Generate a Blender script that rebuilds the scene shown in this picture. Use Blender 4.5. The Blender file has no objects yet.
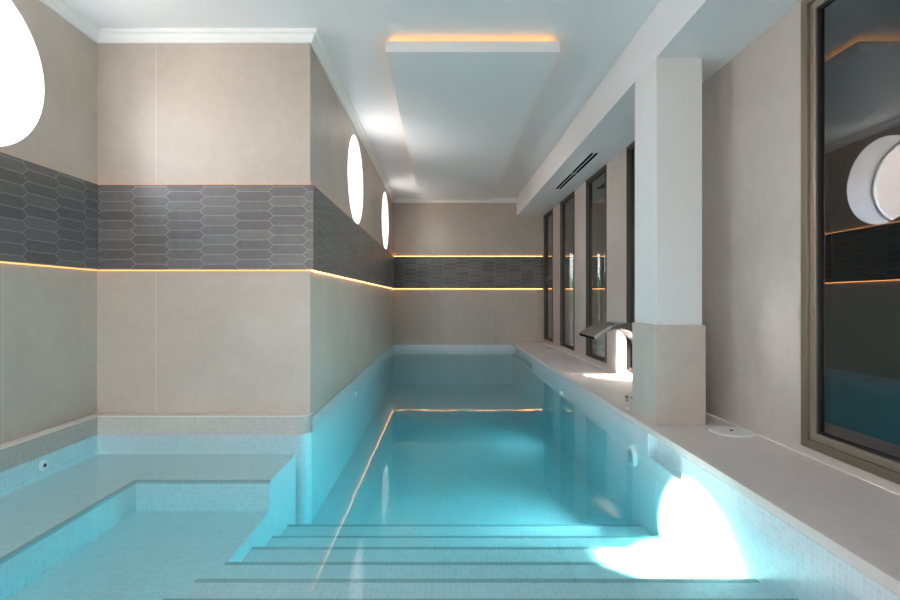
import bpy, bmesh, math, random
from mathutils import Vector, Matrix
random.seed(7)
PI = math.pi
scene = bpy.context.scene
COL = scene.collection

# ------------------------------------------------------------------ helpers
class MB:
    """collects shapes, then links them as ONE mesh object"""
    def __init__(s): s.bm = bmesh.new(); s.mi = 0
    def _f(s, vs):
        try:
            f = s.bm.faces.new(vs); f.material_index = s.mi; return f
        except ValueError: return None
    def box(s, x0, x1, y0, y1, z0, z1):
        v = [s.bm.verts.new(p) for p in ((x0,y0,z0),(x1,y0,z0),(x1,y1,z0),(x0,y1,z0),(x0,y0,z1),(x1,y0,z1),(x1,y1,z1),(x0,y1,z1))]
        for q in ((3,2,1,0),(4,5,6,7),(0,1,5,4),(1,2,6,5),(2,3,7,6),(3,0,4,7)): s._f([v[i] for i in q])
        return s
    def prism(s, pts, z0, z1):
        n = len(pts)
        a = [s.bm.verts.new((p[0],p[1],z0)) for p in pts]; b = [s.bm.verts.new((p[0],p[1],z1)) for p in pts]
        s._f(a[::-1]); s._f(b)
        for i in range(n): s._f([a[i],a[(i+1)%n],b[(i+1)%n],b[i]])
        return s
    def sweep(s, prof, path):
        """prof: closed list of (u,z), u measured to the left normal of the 2D path; mitred"""
        rings = []
        for i,p in enumerate(path):
            p = Vector(p)
            d0 = (p-Vector(path[i-1])).normalized() if i else None
            d1 = (Vector(path[i+1])-p).normalized() if i < len(path)-1 else None
            if d0 is None: d0 = d1
            if d1 is None: d1 = d0
            n0 = Vector((-d0.y,d0.x)); n1 = Vector((-d1.y,d1.x))
            m = (n0+n1).normalized(); m /= max(m.dot(n0), .3)
            rings.append([s.bm.verts.new((p.x+m.x*u, p.y+m.y*u, z)) for u,z in prof])
        k = len(prof)
        for a,b in zip(rings,rings[1:]):
            for i in range(k): s._f([a[i],a[(i+1)%k],b[(i+1)%k],b[i]])
        s._f(rings[0][::-1]); s._f(rings[-1])
        return s
    def lathe(s, prof, c, n=40, axis='Z', close=True):
        """prof: list of (r,h)"""
        rings = []
        for r,h in prof:
            ring = []
            for i in range(n):
                a = 2*PI*i/n; u, v = r*math.cos(a), r*math.sin(a)
                p = {'Z':(u,v,h),'X':(h,u,v),'Y':(v,h,u)}[axis]
                ring.append(s.bm.verts.new((c[0]+p[0],c[1]+p[1],c[2]+p[2])))
            rings.append(ring)
        for a,b in zip(rings,rings[1:]):
            for i in range(n): s._f([a[i],a[(i+1)%n],b[(i+1)%n],b[i]])
        if close:
            s._f(rings[0][::-1]); s._f(rings[-1])
        return s
    def build(s, name, mats, parent=None, bevel=0, smooth=False, origin=None):
        bmesh.ops.recalc_face_normals(s.bm, faces=s.bm.faces)
        me = bpy.data.meshes.new(name)
        if parent is not None and origin is None: origin = parent.location if parent.parent is None else parent.matrix_world.translation
        if origin is not None: bmesh.ops.translate(s.bm, verts=s.bm.verts, vec=-Vector(origin))
        s.bm.to_mesh(me); s.bm.free()
        for m in (mats if isinstance(mats,(list,tuple)) else [mats]): me.materials.append(m)
        o = bpy.data.objects.new(name, me); COL.objects.link(o)
        if parent is None and origin is not None: o.location = origin
        if parent is not None:
            o.parent = parent
        if smooth:
            for p in me.polygons: p.use_smooth = True
            me.set_sharp_from_angle(angle=math.radians(38))
        if bevel:
            b = o.modifiers.new('bevel','BEVEL'); b.width = bevel; b.segments = 2; b.limit_method = 'ANGLE'
        return o

def tag(o, label=None, cat=None, group=None, kind=None):
    if label: o['label'] = label
    if cat: o['category'] = cat
    if group: o['group'] = group
    if kind: o['kind'] = kind
    return o
def empty(name, loc, label=None, cat=None, group=None, kind=None):
    o = bpy.data.objects.new(name, None); COL.objects.link(o); o.location = loc; o.empty_display_size = .05
    bpy.context.view_layer.update()
    return tag(o, label, cat, group, kind)

# ------------------------------------------------------------------ materials
class NT:
    def __init__(s, name):
        s.m = bpy.data.materials.new(name); s.m.use_nodes = True
        s.t = s.m.node_tree; s.t.nodes.clear()
        s.out = s.t.nodes.new('ShaderNodeOutputMaterial')
    def n(s, typ, **kw):
        x = s.t.nodes.new(typ)
        for k,v in kw.items(): setattr(x,k,v)
        return x
    def l(s, a, b): s.t.links.new(a,b)
    def put(s, sock, v):
        if isinstance(v,(int,float)): sock.default_value = v
        elif isinstance(v,(tuple,list)): sock.default_value = v
        else: s.l(v, sock)
    def M(s, op, a, b=None, c=None):
        x = s.n('ShaderNodeMath', operation=op)
        s.put(x.inputs[0], a)
        if b is not None: s.put(x.inputs[1], b)
        if c is not None: s.put(x.inputs[2], c)
        return x.outputs[0]
    def pos(s):
        g = s.n('ShaderNodeNewGeometry'); x = s.n('ShaderNodeSeparateXYZ'); s.l(g.outputs['Position'], x.inputs[0])
        return g, x.outputs[0], x.outputs[1], x.outputs[2]
    def noise(s, scale, detail=4, rough=.55, vec=None, dist=0):
        x = s.n('ShaderNodeTexNoise'); x.inputs['Scale'].default_value = scale; x.inputs['Detail'].default_value = detail
        x.inputs['Roughness'].default_value = rough; x.inputs['Distortion'].default_value = dist
        if vec is None:
            g = s.n('ShaderNodeNewGeometry'); vec = g.outputs['Position']
        s.l(vec, x.inputs['Vector']); return x.outputs['Fac']
    def mix(s, f, a, b):
        x = s.n('ShaderNodeMix', data_type='RGBA')
        s.put(x.inputs[0], f); s.put(x.inputs[6], a); s.put(x.inputs[7], b); return x.outputs[2]
    def vec(s, x, y, z):
        c = s.n('ShaderNodeCombineXYZ'); s.put(c.inputs[0],x); s.put(c.inputs[1],y); s.put(c.inputs[2],z); return c.outputs[0]
    def ramp(s, f, stops):
        r = s.n('ShaderNodeValToRGB'); s.l(f, r.inputs[0]); e = r.color_ramp.elements
        while len(e) < len(stops): e.new(.5)
        for q,(p,c) in zip(e, stops): q.position = p; q.color = c
        return r.outputs[0]
    def line(s, x, x0, pitch, w):
        """1 where |x - (x0+n*pitch)| < w/2"""
        a = s.M('ADD', s.M('DIVIDE', s.M('SUBTRACT', x, x0), pitch), .5)
        d = s.M('MULTIPLY', s.M('ABSOLUTE', s.M('SUBTRACT', s.M('FRACT', s.M('ADD', a, 100.0)), .5)), pitch)
        return s.M('LESS_THAN', d, w/2)
    def principled(s, col, rough=.5, metal=0, spec=.5, bump=None, bstr=.1, bdist=.01, **kw):
        p = s.n('ShaderNodeBsdfPrincipled'); s.put(p.inputs['Base Color'], col); s.put(p.inputs['Roughness'], rough)
        p.inputs['Metallic'].default_value = metal; p.inputs['Specular IOR Level'].default_value = spec
        if bump is not None:
            b = s.n('ShaderNodeBump'); b.inputs['Strength'].default_value = bstr; b.inputs['Distance'].default_value = bdist
            s.l(bump, b.inputs['Height']); s.l(b.outputs[0], p.inputs['Normal'])
        for k,v in kw.items(): s.put(p.inputs[k.replace('_',' ')], v)
        s.l(p.outputs[0], s.out.inputs['Surface'])
        return s.m
def c4(r,g,b): return (r,g,b,1)
def sc(c,k): return (c[0]*k,c[1]*k,c[2]*k,1)

def porcelain(name, base, grout, axis=None, lines=(), rough=.45, var=.12):
    t = NT(name); g,x,y,z = t.pos()
    n1 = t.noise(1.6, 6, .6, dist=.6); n2 = t.noise(14, 5, .6); n3 = t.noise(160, 2, .5)
    f = t.M('ADD', t.M('MULTIPLY', n1, .6), t.M('ADD', t.M('MULTIPLY', n2, .3), t.M('MULTIPLY', n3, .1)))
    col = t.ramp(f, [(.32, sc(base,1-var)), (.5, base), (.68, sc(base,1+var))])
    for (ax, o, p, w) in lines:
        s = {'x':x,'y':y,'z':z}[ax]
        col = t.mix(t.line(s, o, p, w), col, grout)
    return t.principled(col, rough, bump=n2, bstr=.04)

TILE = c4(.475,.415,.362); GRT = c4(.62,.58,.53)
m_wall_x = porcelain('large beige porcelain, joints along x', TILE, GRT, lines=[('x',-2.095,1.2,.004)])
m_wall_far = porcelain('large beige porcelain, far wall', TILE, GRT, lines=[('x',-.18,1.1,.005)])
m_wall_left = porcelain('large beige porcelain, joints along y', TILE, GRT, lines=[('y',2.87,1.2,.004)])
m_wall_right = porcelain('large beige porcelain, right wall', c4(.50,.445,.41), GRT)
m_plinth = porcelain('pillar plinth porcelain', c4(.52,.465,.42), GRT)
m_deck = porcelain('grey beige deck tile', c4(.64,.585,.56), c4(.70,.65,.63), lines=[('x',1.59,50,.004),('y',1.78,1.2,.004)], rough=.55, var=.09)

def paint(name, col, rough=.55):
    t = NT(name); n = t.noise(60,3,.5)
    return t.principled(t.mix(t.M('MULTIPLY',n,.06), col, sc(col,.85)), rough, bump=n, bstr=.02)
m_ceil = paint('white ceiling paint', c4(.76,.775,.80), .4)
m_pillar = paint('white pillar paint', c4(.72,.73,.735))
m_cornice = paint('white cornice plaster', c4(.82,.83,.83))
m_reveal = paint('white window reveal', c4(.72,.72,.74))

def mosaic(name, base, grout, pitch=.025, rough=.25, gw=.0032):
    t = NT(name); g,x,y,z = t.pos()
    sn = t.n('ShaderNodeSeparateXYZ'); t.l(g.outputs['True Normal'], sn.inputs[0])
    tot = 0.0; ids = []
    for k,s in enumerate((x,y,z)):
        keep = t.M('LESS_THAN', t.M('ABSOLUTE', sn.outputs[k]), .6)
        s2 = t.M('ADD', s, .0061)
        tot = t.M('MAXIMUM', tot, t.M('MULTIPLY', keep, t.line(s2, 0, pitch, gw)))
        ids.append(t.M('MULTIPLY', keep, t.M('FLOOR', t.M('DIVIDE', s2, pitch))))
    wn = t.n('ShaderNodeTexWhiteNoise'); t.l(t.vec(*ids), wn.inputs['Vector'])
    col = t.ramp(wn.outputs['Value'], [(0, sc(base,.95)), (.5, base), (1, sc(base,1.05))])
    col = t.mix(tot, col, grout)
    return t.principled(col, rough, bump=t.M('SUBTRACT',1.0,tot), bstr=.12, bdist=.002)
m_mos = mosaic('pale aqua glass mosaic', c4(.60,.665,.70), c4(.69,.74,.77), gw=.003)
m_kerb = mosaic('grey waterline mosaic', c4(.43,.415,.385), c4(.49,.475,.445), gw=.003)
m_nose = mosaic('darker step edge mosaic', c4(.30,.40,.43), c4(.38,.46,.48))
m_cap = paint('pale kerb trim', c4(.72,.67,.61))

def picket():
    """long hexagonal tiles laid in offset columns, pale joints"""
    t = NT('charcoal elongated hexagon tile'); g,x,y,z = t.pos()
    sn = t.n('ShaderNodeSeparateXYZ'); t.l(g.outputs['True Normal'], sn.inputs[0])
    isx = t.M('GREATER_THAN', t.M('ABSOLUTE', sn.outputs[0]), .5)
    u = t.M('ADD', t.M('MULTIPLY', isx, y), t.M('MULTIPLY', t.M('SUBTRACT',1.0,isx), x))
    u = t.M('ADD', u, 30.13); p, h, a, gw = .249, .070, .036, .0036
    v = t.M('ADD', z, 10.01)
    tri = t.M('ABSOLUTE', t.M('SUBTRACT', t.M('MULTIPLY', t.M('FRACT', t.M('DIVIDE', v, h)), 2.0), 1.0))  # 1 at n*h, 0 at half
    k = t.M('ROUND', t.M('DIVIDE', u, p))
    par = t.M('SUBTRACT', 1.0, t.M('MULTIPLY', t.M('MODULO', k, 2.0), 2.0))           # +1 / -1
    off = t.M('MULTIPLY', t.M('MULTIPLY', par, -1.0), t.M('MULTIPLY', t.M('SUBTRACT', t.M('MULTIPLY', tri, 2.0), 1.0), a/1.0*.5))
    d = t.M('SUBTRACT', t.M('SUBTRACT', u, t.M('MULTIPLY', k, p)), off)
    vline = t.M('LESS_THAN', t.M('ABSOLUTE', d), gw*.75)
    col_i = t.M('ADD', k, t.M('SUBTRACT', t.M('GREATER_THAN', d, 0.0), 1.0))
    sh = t.M('MULTIPLY', t.M('MODULO', col_i, 2.0), .5)
    rv = t.M('ADD', t.M('DIVIDE', v, h), t.M('SUBTRACT', .5, sh))
    fr = t.M('FRACT', rv)
    hl = t.M('LESS_THAN', t.M('MULTIPLY', t.M('MINIMUM', fr, t.M('SUBTRACT',1.0,fr)), h), gw*.5)
    gr = t.M('MAXIMUM', hl, vline)
    wn = t.n('ShaderNodeTexWhiteNoise'); t.l(t.vec(col_i, t.M('FLOOR', rv), 0.0), wn.inputs['Vector'])
    n2 = t.noise(30, 5, .6)
    f = t.M('ADD', t.M('MULTIPLY', wn.outputs['Value'], .4), t.M('MULTIPLY', n2, .6))
    b = c4(.125,.118,.118)
    col = t.ramp(f, [(.2, sc(b,.72)), (.5, b), (.8, sc(b,1.3))])
    col = t.mix(gr, col, c4(.30,.29,.28))
    return t.principled(col, .38, bump=t.M('SUBTRACT',1.0,gr), bstr=.25, bdist=.003)
m_band = picket()

def metal(name, col, rough=.35, metallic=1.0):
    t = NT(name); n = t.noise(220,2,.5)
    return t.principled(t.mix(t.M('MULTIPLY',n,.12), col, sc(col,.7)), rough, metallic)
m_bronze = metal('bronze anodised frame', c4(.25,.21,.16), .42, .75)
m_bronze_l = metal('lighter bronze sash', c4(.36,.31,.25), .4, .75)
m_bronze_d = metal('dark bronze anodised frame', c4(.09,.070,.055), .42, .6)
m_gasket = paint('black rubber gasket', c4(.015,.015,.016), .5)
m_chrome = metal('brushed stainless steel', c4(.55,.54,.51), .24)
m_white = paint('white plastic', c4(.80,.80,.80), .35)
_t = NT('black vent slot'); m_slot = _t.principled(_t.mix(_t.noise(50), c4(.006,.006,.007), c4(.010,.010,.011)), 1.0, spec=0.0)
m_alu = metal('white powder coated strip', c4(.55,.55,.55), .4, .3)

def emis(name, col, st):
    t = NT(name); e = t.n('ShaderNodeEmission'); n = t.noise(3,1,.4)
    t.put(e.inputs[0], t.mix(t.M('MULTIPLY',n,.1), col, sc(col,.9))); e.inputs[1].default_value = st
    t.l(e.outputs[0], t.out.inputs['Surface']); return t.m
LED = c4(1.0,.43,.13)
m_led = emis('warm led tape', LED, 7.5)
m_led_dim = emis('warm led tape dimmer run', LED, 2.0)
m_led_low = emis('warm led tape faint run', LED, 1.2)
m_led_c = emis('warm led tape of the ceiling cove', c4(1,.40,.10), 5.5)

def schlick(t, F0, normal=None):
    g = t.n('ShaderNodeNewGeometry'); d = t.n('ShaderNodeVectorMath', operation='DOT_PRODUCT')
    t.l(g.outputs['Incoming'], d.inputs[0]); t.l(normal if normal is not None else g.outputs['Normal'], d.inputs[1])
    c = t.M('SUBTRACT', 1.0, t.M('ABSOLUTE', d.outputs['Value']))
    f = t.M('ADD', F0, t.M('MULTIPLY', 1-F0, t.M('POWER', t.M('MAXIMUM', c, 0.0), 5.0)))
    x = t.n('ShaderNodeClamp'); t.l(f, x.inputs[0]); return x.outputs[0]
def glass(name, F0, tint):
    t = NT(name); f = schlick(t, F0)
    a = t.n('ShaderNodeBsdfTransparent'); a.inputs[0].default_value = tint
    b = t.n('ShaderNodeBsdfGlossy'); b.inputs['Roughness'].default_value = 0; b.inputs[0].default_value = c4(1,1,1)
    m = t.n('ShaderNodeMixShader'); t.l(f, m.inputs[0]); t.l(a.outputs[0], m.inputs[1]); t.l(b.outputs[0], m.inputs[2])
    t.l(m.outputs[0], t.out.inputs['Surface']); return t.m
m_glass = glass('double glazed tinted glass', .13, c4(.25,.255,.25))
m_pane = glass('round window glass', .05, c4(.96,.95,.94))

def water():
    t = NT('pool water')
    g = t.n('ShaderNodeNewGeometry'); mp = t.n('ShaderNodeMapping'); mp.inputs['Scale'].default_value = (1,.8,1)
    t.l(g.outputs['Position'], mp.inputs[0])
    n1 = t.noise(3.2, 2, .5, mp.outputs[0], .3); n2 = t.noise(11, 2, .5, mp.outputs[0])
    b = t.n('ShaderNodeBump'); b.inputs['Strength'].default_value = .35; b.inputs['Distance'].default_value = .0022
    t.l(t.M('ADD', n1, t.M('MULTIPLY', n2, .18)), b.inputs['Height'])
    f = schlick(t, .025)
    a = t.n('ShaderNodeBsdfTransparent'); a.inputs[0].default_value = c4(1,1,1)
    gl = t.n('ShaderNodeBsdfGlossy'); gl.inputs['Roughness'].default_value = 0.0; gr_ = t.n('ShaderNodeBsdfGlossy'); gr_.inputs['Roughness'].default_value = .14; gm = t.n('ShaderNodeMixShader'); gm.inputs[0].default_value = .5; gl.inputs[0].default_value = c4(1,1,1)
    t.l(b.outputs[0], gl.inputs['Normal'])
    m = t.n('ShaderNodeMixShader'); t.l(f, m.inputs[0]); t.l(b.outputs[0], gr_.inputs['Normal']); t.l(gl.outputs[0], gm.inputs[1]); t.l(gr_.outputs[0], gm.inputs[2]); t.l(a.outputs[0], m.inputs[1]); t.l(gm.outputs[0], m.inputs[2])
    t.l(m.outputs[0], t.out.inputs['Surface'])
    v = t.n('ShaderNodeVolumeAbsorption'); v.inputs['Color'].default_value = c4(.0,.89,.96); v.inputs['Density'].default_value = .60
    t.l(v.outputs[0], t.out.inputs['Volume'])
    return t.m
m_water = water()

# ------------------------------------------------------------------ main dimensions (m), pool deck = 0, camera looks along +y
CAM_Z = .825
XL, XM, XR = -2.526, -.969, 1.93           # left wall, wall of the long pool, window wall
YA, YF, YB = 3.65, 9.63, -1.2              # alcove end wall, far wall, wall behind the camera
ZC = 2.775                                 # ceiling
ZW = -.13                                  # water
XP = 1.335                                 # pool edge on the deck side
TH = .35
B0, B1 = 1.045, 1.66                       # tile band
RW, ZR = .49, 2.155                        # round windows
YR = [2.683, 5.57, 8.40]

def wall_with_round(mb, xi, xo, y0, y1, z0, z1, holes, n=72):
    """wall slab whose inner face is x=xi, with circular openings"""
    ys = sorted(holes); h = RW+.045; zb0, zb1 = ZR-.488-.0, min(ZR+h, z1)
    zb0 = ZR-RW-.004
    mb.box(xi, xo, y0, y1, z0, zb0); mb.box(xi, xo, y0, y1, ZR+h, z1)
    cur = y0
    for c in ys:
        mb.box(xi, xo, cur, c-h, zb0, ZR+h); cur = c+h
        mb.mi = 0
        def per(a):
            cs, sn = math.cos(a), math.sin(a)
            lo = ZR-zb0; up = h
            k = min(h/abs(cs) if abs(cs)>1e-9 else 1e9, (up if sn>0 else lo)/abs(sn) if abs(sn)>1e-9 else 1e9)
            return c+k*cs, ZR+k*sn
        angs = [2*PI*i/n for i in range(n)]
        ci = [mb.bm.verts.new((xi, c+RW*math.cos(a), ZR+RW*math.sin(a))) for a in angs]
        co = [mb.bm.verts.new((xo, c+RW*math.cos(a), ZR+RW*math.sin(a))) for a in angs]
        pi_ = [mb.bm.verts.new((xi,)+per(a)) for a in angs]; po = [mb.bm.verts.new((xo,)+per(a)) for a in angs]
        for i in range(n):
            j = (i+1)%n
            mb._f([ci[i],ci[j],pi_[j],pi_[i]]); mb._f([co[i],po[i],po[j],co[j]])
        # corner triangles
        for sy in (-1,1):
            for zc in (zb0, ZR+h):
                cy = c+sy*h
                for xx,ring in ((xi,pi_),(xo,po)):
                    def ok(v): return True
                    e1 = min((v for v in ring if abs(v.co.y-cy)<1e-6), key=lambda v: abs(v.co.z-zc))
                    e2 = min((v for v in ring if abs(v.co.z-zc)<1e-6), key=lambda v: abs(v.co.y-cy))
                    if e1 is not e2:
                        mb._f([e1, e2, mb.bm.verts.new((xx,cy,zc))])
    mb.box(xi, xo, cur, y1, zb0, ZR+h)

# ---- walls
w = MB(); wall_with_round(w, XL, XL-TH, YB, YA+.05, -.0, ZC, [-.12, YR[0]])
tag(w.build('wall_left', m_wall_left), kind='structure')
w = MB(); w.box(XL-TH, XM, YA, YA+.05, 0, ZC)
tag(w.build('wall_alcove', m_wall_x), kind='structure')
w = MB(); wall_with_round(w, XM, XM-TH, YA+.05, YF+.2, -.036, ZC, YR[1:])
tag(w.build('wall_pool_side', m_wall_left), kind='structure')
w = MB(); w.box(XM, XR+.14, YF, YF+.2, -.036, ZC)
tag(w.build('wall_far', m_wall_far), kind='structure')
# window wall with rectangular openings
NW = [(4.44,5.236),(5.90,6.72),(7.34,8.20),(8.77,9.53)]
BW = (-.75,2.683)
ZS, ZSB, ZT = .08, .047, 2.425
w = MB(); XO = XR+.14
ops = [BW+(ZSB,)] + [n+(ZS,) for n in NW]
cur = YB
for y0,y1,zs in ops:
    w.box(XR, XO, cur, y0, 0, ZC); w.box(XR, XO, y0, y1, 0, zs); w.box(XR, XO, y0, y1, ZT, ZC); cur = y1
w.box(XR, XO, cur, YF, 0, ZC)
tag(w.build('wall_right', m_wall_right), kind='structure')
# unseen wall behind the camera; its glazed opening is added to light the room
w = MB(); OX0, OX1, OZ = -2.0, -1.0, 2.25
w.box(XL-TH, OX0, YB-.2, YB, -.2, ZC); w.box(OX1, XO, YB-.2, YB, -.2, ZC); w.box(OX0, OX1, YB-.2, YB, OZ, ZC)
tag(w.build('wall_back', m_wall_x), kind='structure')
# ---- ceiling, bulkhead
w = MB(); w.prism([(XL-TH,YB-.2),(XO,YB-.2),(XO,YF+.2),(XM-TH,YF+.2),(XM-TH,YA+.05),(XL-TH,YA+.05)], ZC, ZC+.12)
tag(w.build('ceiling', m_ceil), kind='structure')
XBM, ZBM = 1.415, 2.435
w = MB(); w.box(XBM, XR, YB, YF, ZBM, ZC)
tag(w.build('trim_1', m_ceil), kind='structure')
# ---- deck
w = MB(); w.box(XP, XR, YB, YF, -.043, 0); w.box(XL, XP, YB, .2, -.043, 0)
tag(w.build('floor', m_deck, bevel=.003), kind='structure')

# ---- cornice
prof = [(0,0),(0,-.078),(.018,-.078),(.022,-.058),(.032,-.050),(.040,-.030),(.060,-.022),(.064,0)]
prof = [(u, ZC+z) for u,z in prof]
w = MB(); w.sweep([(-u,z) for u,z in prof], [(XL,YB),(XL,YA),(XM,YA),(XM,YF),(XBM,YF)])
tag(w.build('trim_2', m_cornice), kind='structure')

# ---- hexagon tile band, 3 cm proud of the wall, one run around the pool
w = MB(); bt = .03
w.sweep([(0,B0),(-bt,B0),(-bt,B1),(0,B1)], [(XL,YB),(XL,YA),(XM,YA),(XM,YF),(XR,YF)])
tag(w.build('trim_3', m_band), kind='structure')

# LED tapes above and below the band, one per wall
runs = [((XL,YB+.02),(XL,YA),'on the left wall'),((XL,YA),(XM,YA),'on the alcove end wall'),
        ((XM,YA),(XM,YF),'under the two round windows'),((XM,YF),(XR,YF),'on the far end wall')]
for (a,b,txt) in runs:
    for up in (0,1):
        z0, z1 = (B1+.0005, B1+.006) if up else (B0-.007, B0-.0005)
        a2, b2 = Vector(a), Vector(b); d = (b2-a2).normalized()
        q = MB(); lo, hi = .002, .012
        n = Vector((d.y,-d.x))
        e0 = a2 + d*(.014 if a!=(XM,YA) else -.0); e1 = b2 - d*(.014 if b!=(XM,YA) else -.0)
        p = [e0+n*lo, e1+n*lo, e1+n*hi, e0+n*hi]
        o = q.prism([(v.x,v.y) for v in p], z0, z1).build('led_strip', (m_led_low if up else m_led_dim) if a[0]==XL else m_led)
        tag(o, 'amber LED tape at the %s edge of the tile band, %s' % ('top' if up else 'bottom', txt),
            'light strip', 'LED tapes edging the tile band')

# ------------------------------------------------------------------ round windows
for i,(yc,xi) in enumerate(zip(YR+[-.12],[XL,XM,XM,XL])):
    i = i if i < 3 else 9  # last one is out of view, added to light the deck and right wall
    r = empty('window_%d'%(i+1), (xi, yc, ZR), kind='structure')
    q = MB(); q.lathe([(RW-.0005,-TH+.002),(RW-.0005,.001),(RW-.008,.001),(RW-.008,-TH+.002),(RW-.0005,-TH+.002)], (xi,yc,ZR), 72, 'X', False)
    q.build('reveal', m_reveal, r, smooth=True)
    q = MB(); q.lathe([(RW-.01,-TH+.01),(RW-.01,-TH+.05),(RW-.035,-TH+.05),(RW-.035,-TH+.01),(RW-.01,-TH+.01)], (xi,yc,ZR), 72, 'X', False)
    q.build('window_frame', m_gasket if False else m_white, r, smooth=True)
    q = MB(); q.lathe([(RW-.03,-TH+.026),(RW-.03,-TH+.032)], (xi,yc,ZR), 72, 'X')
    q.build('window_pane', m_pane, r)

# ------------------------------------------------------------------ window wall glazing
def rect_ring(q, y0, y1, z0, z1, x0, x1, wd, wb=None):
    wb = wb or wd
    q.box(x0,x1,y0,y0+wd,z0,z1); q.box(x0,x1,y1-wd,y1,z0,z1)
    q.box(x0,x1,y0+wd,y1-wd,z0,z0+wb); q.box(x0,x1,y0+wd,y1-wd,z1-wd,z1)
def glazed(name, y0, y1, z0, z1, big):
    r = empty(name, (XR, (y0+y1)/2, z0), kind='structure')
    a = .045 if big else .024; b = .04 if big else .012; mf = m_bronze if big else m_bronze_d
    q = MB(); rect_ring(q, y0, y1, z0, z1, XR-.012, XR+.07, a); q.build('window_frame', mf, r, bevel=.003)
    q = MB(); rect_ring(q, y0+.001, y1-.001, z0+.001, z1-.001, XR+.07, XR+.145, .010); q.build('outer_reveal', m_bronze_d, r)
    q = MB(); rect_ring(q, y0+a, y1-a, z0+a, z1-a, XR+.004, XR+.06, b); q.build('sash', m_bronze_l if big else m_bronze_d, r, bevel=.003)
    c = a+b
    q = MB(); rect_ring(q, y0+c, y1-c, z0+c, z1-c, XR+.016, XR+.05, .008 if big else .006); q.build('gasket', m_gasket, r)
    q = MB(); q.box(XR+.030, XR+.036, y0+c+.002, y1-c-.002, z0+c+.002, z1-c-.002); q.build('window_pane', m_glass, r)
glazed('window_4', BW[0], BW[1], ZSB, ZT, True)
for k,(y0,y1) in enumerate(NW[::1]): glazed('window_%d'%(5+k), y0, y1, ZS, ZT, False)
r = empty('window_9', ((OX0+OX1)/2, YB, 0), kind='structure')  # unseen glazing added behind the camera to let in more daylight
q = MB()
for xx in (OX0, (OX0+OX1)/2, OX1-.05): q.box(xx, xx+.05, YB-.12, YB-.05, 0.0, OZ)
q.box(OX0, OX1, YB-.12, YB-.05, OZ-.05, OZ); q.box(OX0, OX1, YB-.12, YB-.05, 0, .05)
q.build('window_frame', m_bronze, r)
q = MB(); q.box(OX0+.01, OX1-.01, YB-.09, YB-.084, .02, OZ-.02); q.build('window_pane', m_pane, r)

# ------------------------------------------------------------------ pillar
p = empty('pillar', (1.57,3.5,0), 'square white pillar on a stone tiled plinth at the pool edge', 'pillar')
q = MB(); q.box(1.40,1.735,3.30,3.70,0,.66); q.build('plinth', m_plinth, p, bevel=.003)
q = MB(); q.box(1.415,1.717,3.313,3.69,.66,ZBM); q.build('shaft', m_pillar, p, bevel=.002)

# ------------------------------------------------------------------ dropped ceiling panel with LED cove
PX0,PX1,PY0,PY1,PZ0,PZ1 = -.425,.86,3.69,9.12,2.655,2.735
p = empty('ceiling_panel', ((PX0+PX1)/2,(PY0+PY1)/2,PZ0), 'long white dropped ceiling panel with amber cove light glowing above its edges', 'ceiling panel')
q = MB(); q.box(PX0,PX1,PY0,PY1,PZ0,PZ1); q.build('panel', m_ceil, p, bevel=.002)
q = MB(); q.box(PX0+.16,PX1-.16,PY0+.16,PY1-.16,PZ1,ZC); q.build('hanger', m_ceil, p)
def cove(x0,x1,y0,y1):
    q = MB(); q.box(x0,x1,y0,y1,PZ1+.001,PZ1+.009); q.build('light_strip', m_led_c, p)
i_ = .05
cove(PX0+i_,PX1-i_,PY0+i_,PY0+i_+.012); cove(PX0+i_,PX1-i_,PY1-i_-.012,PY1-i_)
cove(PX0+i_,PX0+i_+.012,PY0+i_+.02,PY1-i_-.02); cove(PX1-i_-.012,PX1-i_,PY0+i_+.02,PY1-i_-.02)

# ------------------------------------------------------------------ slot diffuser and downlight in the bulkhead
v = empty('air_vent', (1.665,6.35,ZBM), 'long narrow twin slot air vent in the white bulkhead underside', 'vent')
q = MB(); z0,z1 = ZBM-.006, ZBM
for a,b in ((1.610,1.618),(1.656,1.666),(1.704,1.712)): q.box(a,b,5.45,7.25,z0,z1)
for yy in (5.45,6.34,7.238): q.box(1.618,1.704,yy,yy+.012,z0,z1)
q.build('vent_frame', m_white, v)
for a,b in ((1.618,1.656),(1.666,1.704)):
    q = MB(); q.box(a,b,5.46,7.24,ZBM-.003,ZBM-.001); q.build('slot', m_slot, v)
d = empty('downlight', (1.80,8.35,ZBM), 'small round recessed downlight at the far end of the bulkhead', 'ceiling light')
q = MB(); q.lathe([(.045,-.006),(.05,-.004),(.05,0),(.036,0),(.036,-.005),(.045,-.006)], (1.80,8.35,ZBM), 32,'Z',False); q.build('rim', m_white, d, smooth=True)
q = MB(); q.lathe([(.036,-.002),(.02,-.001)], (1.80,8.35,ZBM), 32); q.build('lens', m_alu, d)

# ------------------------------------------------------------------ the pool
pool = empty('swimming_pool', (0,5,0), 'long indoor pool lined with pale blue mosaic, steps in front, bench at the left', 'pool')
ZD = -1.0
KX, KY = -2.458, 3.56
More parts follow.
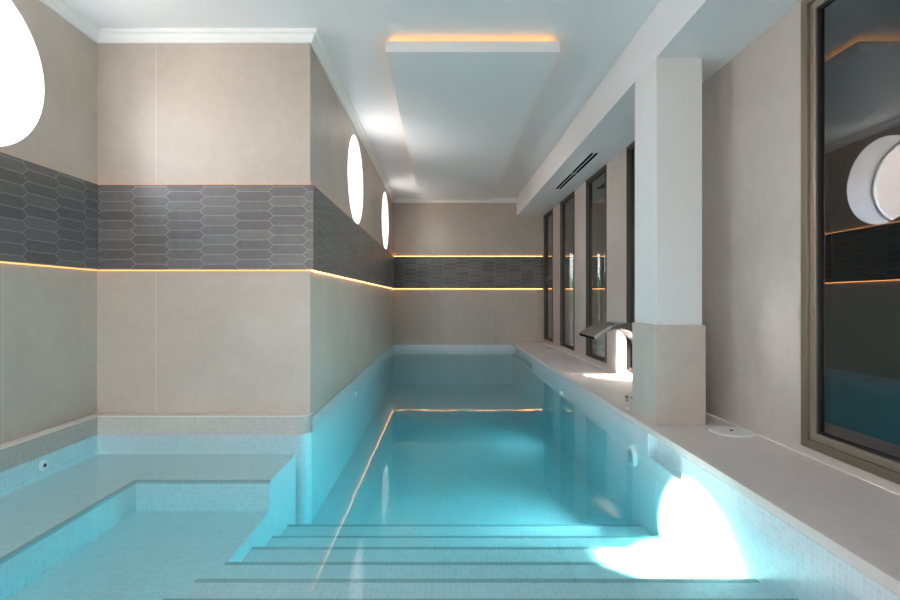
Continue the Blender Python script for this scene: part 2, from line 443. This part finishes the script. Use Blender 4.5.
# raised kerb around the bench
def arc(cx,cy,r,a0,a1,n=10): return [(cx+r*math.cos(a0+(a1-a0)*i/n), cy+r*math.sin(a0+(a1-a0)*i/n)) for i in range(n+1)]
kr = .088
pts = [(XL,.2),(KX,.2),(KX,KY)] + arc(XM-.078+.006, KY+kr, kr, -PI/2, 0) + [(XM+.006, YA+.02),(XM-.03,YA+.02),(XM-.03,YA),(XL,YA)]
q = MB(); q.prism(pts, ZD, ZW-.004); kb = q.build('basin_wall', m_mos, pool)
q = MB(); q.prism(pts, ZW-.004, -.007); kb = q.build('waterline_kerb', m_kerb, pool)
q = MB(); q.prism(pts, -.007, 0); q.build('kerb_cap', m_cap, pool)
q = MB(); q.box(XM-.33, XM+.006, YA+.02, YF+.15, ZD, -.036); q.box(XM+.006, XP+.2, YF-.006, YF+.15, ZD, -.036)
q.build('basin_wall', m_mos, pool)
# deck side wall, with the two long overflow recesses
NI = [(2.80,3.26),(7.5,YF-.006)]
q = MB(); NB = -.19
q.box(1.40,1.62,.2,YF-.006,ZD,-.043); q.box(XP,1.40,.2,YF-.006,ZD,NB)
q.box(XP,1.40,.2,NI[0][0],NB,-.043); q.box(XP,1.40,NI[0][1],NI[1][0],NB,-.043)
q.build('deck_side_wall', m_mos, pool)
q = MB(); q.box(XL,XP,.05,.2,ZD,-.043); q.build('basin_wall', m_mos, pool)
ZFL = -.80
q = MB(); q.box(XM-.08,XP,3.3,YF,ZFL-.1,ZFL); q.build('pool_floor', m_mos, pool)
noses = [(3.38,-.695),(3.08,-.63),(2.75,-.535),(2.42,-.445),(2.13,-.365),(1.88,-.30),(1.62,-.235),(1.36,-.17)]
zp = ZD
XS = -1.05
for k,(yn,zn) in enumerate(noses):
    st = MB().box(XS,XP,.2,yn,zp,zn).build('step', m_mos, pool)
    q = MB(); e = .004
    q.box(XS-.0,XP,yn-.024,yn+.002,zn-.016,zn+.0015)
    q.build('step_edge', m_nose, st, origin=pool.location)
    zp = zn
ZBN, ZWL, XB, YBN = -.275, -.455, -1.86, 3.03
q = MB(); q.prism([(KX,.2),(XB,.2),(XB,YBN),(XS,YBN),(XS,KY+.05),(KX,KY+.05)], ZD, ZBN); bn = q.build('bench', m_mos, pool)
q = MB(); q.prism([(XB+.002,.2),(XB+.002,YBN-.002),(XS,YBN-.002),(XS,YBN-.03),(XB-.028,YBN-.03) if False else (XB-.026,YBN-.03+.056) ,(XB-.026,.2)], ZBN-.02, ZBN+.0015) if False else None
q.bm.free()
q = MB(); q.sweep([(-.002,ZBN-.012),(-.002,ZBN+.0015),(.026,ZBN+.0015),(.026,ZBN-.012)], [(XB,.2),(XB,YBN),(XS,YBN)])
q.build('bench_edge', m_nose, bn, origin=pool.location)
q = MB(); q.box(XB,XS,.2,YBN,ZD,ZWL); q.build('foot_well', m_mos, pool)

# inlets under water
def inlet(x,y,z,sx,label,r=.045):
    n = empty('water_inlet',(x,y,z),label,'pool inlet','round white water inlets')
    q = MB(); q.lathe([(r,0),(r,.008*sx),(r*.8,.016*sx),(r*.45,.016*sx),(r*.4,.006*sx)], (x,y,z), 32,'X'); q.build('flange', m_white, n, smooth=True)
    q = MB(); q.lathe([(r*.38,.007*sx),(r*.3,.018*sx),(r*.16,.020*sx),(r*.14,.010*sx)], (x,y,z), 24,'X'); q.build('nozzle', m_slot if r<.04 else m_alu, n, smooth=True)
inlet(KX,3.07,-.19,1,'small round inlet on the left wall above the shallow bench',.032)
inlet(XM+.006,5.5,-.21,1,'small round inlet under water on the long wall below the round windows',.03)
def pool_light(y, z, k, label, watt):
    l = empty('underwater_light',(XP,y,z),label,'pool light')
    q = MB(); q.lathe([(.075*k,0),(.075*k,-.012),(.062*k,-.028),(.05*k,-.03)], (XP,y,z),40,'X'); q.build('bezel', m_white, l, smooth=True)
    q = MB(); q.lathe([(.05*k,-.03),(.03*k,-.036),(.004*k,-.038)], (XP,y,z),40,'X'); q.build('lens', m_alu, l, smooth=True)
    PL = bpy.data.lights.new('pool_lamp','AREA'); PL.shape='DISK'; PL.size=.09*k; PL.spread=math.radians(130 if k==1 else 155); PL.energy=watt; PL.color=(.9,.97,1)
    o = bpy.data.objects.new('pool_lamp', PL); COL.objects.link(o); o.location=(XP-.045,y,z); o.rotation_euler=(0,PI/2,0)  # output added to brighten the water; the lens itself stays unlit
pool_light(3.50,-.265,1,'round white underwater lamp on the deck side wall below the pillar',11)
pool_light(5.60,-.235,.55,'small round lamp added under water farther along the deck side wall to brighten the far pool',6)  # extra lamp, put in to light the dim far water

# water
e = .004
wp = [(KX-e,.2-e),(XP+e,.2-e)]
for a,b in NI: wp += [(XP+e,a-e),(1.40+e,a-e),(1.40+e,b+e),(XP+e,b+e)]
wp = wp[:-1] + [(XM+.006-e,YF-.006+e),(XM+.006-e,KY+kr)] + arc(XM-.072, KY+kr, kr-e, 0, -PI/2) + [(KX-e,KY+e)]
wp = [p for k,p in enumerate(wp) if k==0 or (Vector(p)-Vector(wp[k-1])).length>1e-5]
w = MB(); w.prism(wp, ZFL-.02, ZW)
o = w.build('pool_water', m_water); tag(o,'clear turquoise water filling the pool, with faint ripples','water',kind='stuff')

# ------------------------------------------------------------------ stainless water blade
f = empty('water_spout',(1.63,4.04,0),'curved stainless steel water blade spout arching over the pool beside the pillar','water spout')
import itertools
path = [(1.165,.533,.028),(1.21,.566,.028),(1.26,.594,.029),(1.32,.614,.032),(1.38,.622,.042),(1.44,.618,.060),(1.50,.602,.080),(1.56,.570,.095),(1.605,.520,.10),(1.635,.44,.10),(1.645,.30,.10),(1.645,.15,.10),(1.645,0,.10)]
q = MB(); n=len(path); rings=[]
for i,(x,z,th) in enumerate(path):
    a = Vector(path[max(i-1,0)][:2]); b = Vector(path[min(i+1,n-1)][:2]); d=(b-a).normalized(); nn=Vector((d.y,-d.x))
    y0,y1 = 3.83+.010*i, 4.26-.010*i
    rings.append([q.bm.verts.new((x+nn.x*s*th/2, y, z+nn.y*s*th/2)) for y,s in ((y0,-1),(y1,-1),(y1,1),(y0,1))])
for a,b in zip(rings,rings[1:]):
    for i in range(4): q._f([a[i],a[(i+1)%4],b[(i+1)%4],b[i]])
q._f(rings[0][::-1]); q._f(rings[-1])
for ed in q.bm.edges: pass
bl = q.build('blade', m_chrome, f, bevel=.005, smooth=True)
q = MB(); q.box(1.158,1.1685,3.85,4.24,.523,.541); q.build('outlet_slot', m_slot, f)
q = MB(); q.box(1.57,1.72,3.90,4.19,0,.012); q.build('base_plate', m_chrome, f, bevel=.003)
# small fittings on the deck beside the pillar
g = empty('pipe_fitting',(1.50,4.08,0),'tiny chrome pipe stub on the deck just left of the pillar base','fitting')
q = MB(); q.lathe([(.016,0),(.016,.004),(.010,.006),(.010,.026),(.017,.028),(.017,.036),(.012,.038)], (1.50,4.08,0),24); q.build('stub', m_chrome, g, smooth=True)
q = MB(); q.lathe([(.011,.038),(.010,.042),(.004,.043)], (1.50,4.08,0),24); q.build('cap', m_slot, g, smooth=True)
q = MB(); q.lathe([(.018,0),(.018,.006),(.013,.010),(.003,.011)], (0,0,0),24)
tag(q.build('deck_button', m_white, None, smooth=True, origin=(0,0,0)),'tiny white push button set in the deck at the corner of the pillar plinth','button').location = (1.405,3.79,0)

# ------------------------------------------------------------------ skimmer lids
def lid(x,y,r,label):
    s = empty('skimmer_lid',(x,y,0),label,'skimmer lid','round skimmer lids on the deck')
    q = MB(); q.lathe([(r,0),(r,.004),(r*.95,.008),(r*.9,.008),(r*.88,.005),(r*.86,.005)], (x,y,0),56); q.build('ring', m_white, s, smooth=True)
    q = MB(); q.lathe([(r*.86,.004),(r*.86,.008),(r*.5,.010),(.012,.0105)], (x,y,0),56); q.build('lid', m_white, s, smooth=True)
    q = MB(); q.lathe([(.011,.0105),(.011,.0125),(.004,.013)], (x,y,0),20); q.build('screw', m_slot, s, smooth=True)
lid(1.80,3.12,.125,'large round white skimmer lid on the deck in front of the pillar')
lid(1.77,8.13,.10,'round white skimmer lid at the far end of the deck')

# ------------------------------------------------------------------ outside the window wall
t = NT('terrace stone'); m_terr = t.principled(t.ramp(t.noise(4,5,.6),[(.3,c4(.30,.28,.25)),(.7,c4(.40,.37,.33))]), .7)
w = MB(); w.box(XO,16,-3,34,-.2,-.05); tag(w.build('floor_terrace', m_terr), kind='structure')
m_dark = paint('dark bronze paint', c4(.035,.033,.032), .55)
s = empty('dark_backing',(2.3,1.0,-.05),'dark sheet added outside the large right window to darken the view behind its reflections','backing sheet')
q = MB(); 
q.box(2.27,2.31,-1.1,3.25,-.05,2.68)  # dark sheet added so the glass reflects against a dark ground
q.build('backing_sheet', m_dark, s)
q = MB(); q.box(2.25,2.33,-1.16,-1.1,-.05,2.75); q.box(2.25,2.33,3.25,3.31,-.05,2.75); q.box(2.25,2.33,-1.1,3.25,2.68,2.75); q.build('backing_edge', m_dark, s)
pg = empty('pergola',(4.2,11,-.05),'dark slatted pergola over the terrace outside the narrow windows','pergola')
for (x,y) in ((6.0,3.4),(6.0,11.0),(6.0,19.0)):
    MB().box(x,x+.14,y,y+.14,-.05,2.6).build('post', m_dark, pg)
MB().box(5.98,6.16,3.4,19.2,2.6,2.78).build('beam', m_dark, pg)
MB().box(XO+.01,XO+.09,3.4,19.2,2.6,2.78).build('beam', m_dark, pg)
y = 3.5
while y < 19.1:
    MB().box(XO+.09,5.98,y,y+.05,2.60,2.78).build('slat', m_dark, pg); y += .20
# shrubs
def leafmat(n,c):
    t = NT(n); wn = t.noise(9,3,.6)
    return t.principled(t.ramp(wn,[(.3,sc(c,.6)),(.7,sc(c,1.4))]), .5)
m_leaf = leafmat('green leaf', c4(.16,.34,.05)); m_leaf2 = leafmat('yellow green leaf', c4(.36,.46,.08)); m_bark = leafmat('bark', c4(.12,.08,.05))
def shrub(x,y,r,h,m,label):
    s = empty('shrub',(x,y,-.05),label,'shrub','garden shrubs beyond the windows')
    q = MB(); q.lathe([(.06,0),(.045,h*.3),(.02,h*.7)],(x,y,-.05),10); q.build('stem', m_bark, s)
    q = MB()
    for i in range(1500):
        u = random.random()*2*PI; ph = math.acos(random.uniform(-1,1)); rr = r*(.6+.4*random.random())*(1+.15*math.sin(5*u))
        c = Vector((x+rr*math.sin(ph)*math.cos(u), y+rr*math.sin(ph)*math.sin(u), h*.55+rr/r*h*.46*math.cos(ph)))
        R = Matrix.Rotation(random.random()*6.3,3,'Z') @ Matrix.Rotation(random.uniform(-1.3,1.3),3,'X')
        a = .075; pts = [R@Vector(v) for v in ((0,-a,0),(a*.45,0,.012),(0,a,0),(-a*.45,0,.012))]
        q._f([q.bm.verts.new(c+v) for v in pts])
    q.build('foliage', m, s)
for k,(x,y,r,h) in enumerate([(6.3,20.4,.95,1.7),(7.6,23.2,1.2,2.0),(4.9,22.2,.9,1.5),(7.0,27.2,1.5,2.1),(10.3,24.6,1.3,2.1)]):
    shrub(x,y,r,h,(m_leaf2,m_leaf)[k%2],'green garden shrub seen through the narrow windows')
w = MB(); w.box(2.2,14,31,31.2,-.2,2.2); tag(w.build('garden_wall', m_cornice),'pale garden wall far beyond the shrubs','wall')

m_nb = paint('pinkish rendered wall', c4(.42,.36,.32), .8)
w = MB(); w.box(-5.1,-4.5,5.60,34,-.2,8.5); tag(w.build('neighbour_shade_wall', m_nb),'pinkish rendered building added to shade the far round windows, mirrored in the large glass','building')  # added building, its nearness and height chosen to block sun and sky
# ------------------------------------------------------------------ light
world = bpy.data.worlds.new('sky'); scene.world = world; world.use_nodes = True
nt = world.node_tree; nt.nodes.clear()
wo = nt.nodes.new('ShaderNodeOutputWorld'); bg = nt.nodes.new('ShaderNodeBackground')
tc = nt.nodes.new('ShaderNodeTexCoord'); sp = nt.nodes.new('ShaderNodeSeparateXYZ'); rp = nt.nodes.new('ShaderNodeValToRGB')
nt.links.new(tc.outputs['Generated'], sp.inputs[0]); 
mm = nt.nodes.new('ShaderNodeMath'); mm.operation='MULTIPLY_ADD'; mm.inputs[1].default_value=.5; mm.inputs[2].default_value=.5
nt.links.new(sp.outputs[2], mm.inputs[0]); nt.links.new(mm.outputs[0], rp.inputs[0])
e = rp.color_ramp.elements; e[0].position=.40; e[0].color=(.50,.47,.43,1); e[1].position=.9; e[1].color=(.62,.78,1,1)
x = e.new(.52); x.color=(1,1,1,1)
nt.links.new(rp.outputs[0], bg.inputs[0]); bg.inputs[1].default_value = 17
nt.links.new(bg.outputs[0], wo.inputs[0])

def portal(loc, rot, sx, sy):
    L = bpy.data.lights.new('window_portal','AREA'); L.shape='RECTANGLE'; L.size=sx; L.size_y=sy; L.cycles.is_portal=True
    o = bpy.data.objects.new('window_portal', L); COL.objects.link(o); o.location=loc; o.rotation_euler=rot
for yc,xi in zip(YR+[-.12],[XL,XM,XM,XL]): portal((xi-TH-.03,yc,ZR),(0,-PI/2,0),1.0,1.0)
portal(((OX0+OX1)/2,YB-.22,OZ/2),(PI/2,0,0),OX1-OX0,OZ)   # faces +y
for y0,y1 in NW: portal((XO+.02,(y0+y1)/2,(ZS+ZT)/2),(0,PI/2,0),ZT-ZS,y1-y0)

S = bpy.data.lights.new('sun','SUN'); S.energy = 58; S.angle = math.radians(.9); S.color=(1,.96,.9)
so = bpy.data.objects.new('sun', S); COL.objects.link(so)
dirn = Vector((1,-.01,-.66)).normalized()
so.rotation_euler = dirn.to_track_quat('-Z','Y').to_euler(); so.location=(-8,3,8)

# ------------------------------------------------------------------ camera
cam = bpy.data.cameras.new('camera'); co = bpy.data.objects.new('camera', cam); COL.objects.link(co)
cam.sensor_width = 36; cam.lens = 20; cam.clip_start=.02; cam.clip_end=200
co.location=(0,0,CAM_Z); co.rotation_euler=(PI/2,0,0); cam.shift_x = 7/900; cam.shift_y = 0
scene.camera = co
scene.cycles.blur_glossy = 0.0; scene.cycles.sample_clamp_indirect = 0
scene.view_settings.view_transform='Standard'; scene.view_settings.look='None'; scene.view_settings.gamma=1
scene.view_settings.use_curve_mapping=False; scene.view_settings.exposure = 0.30
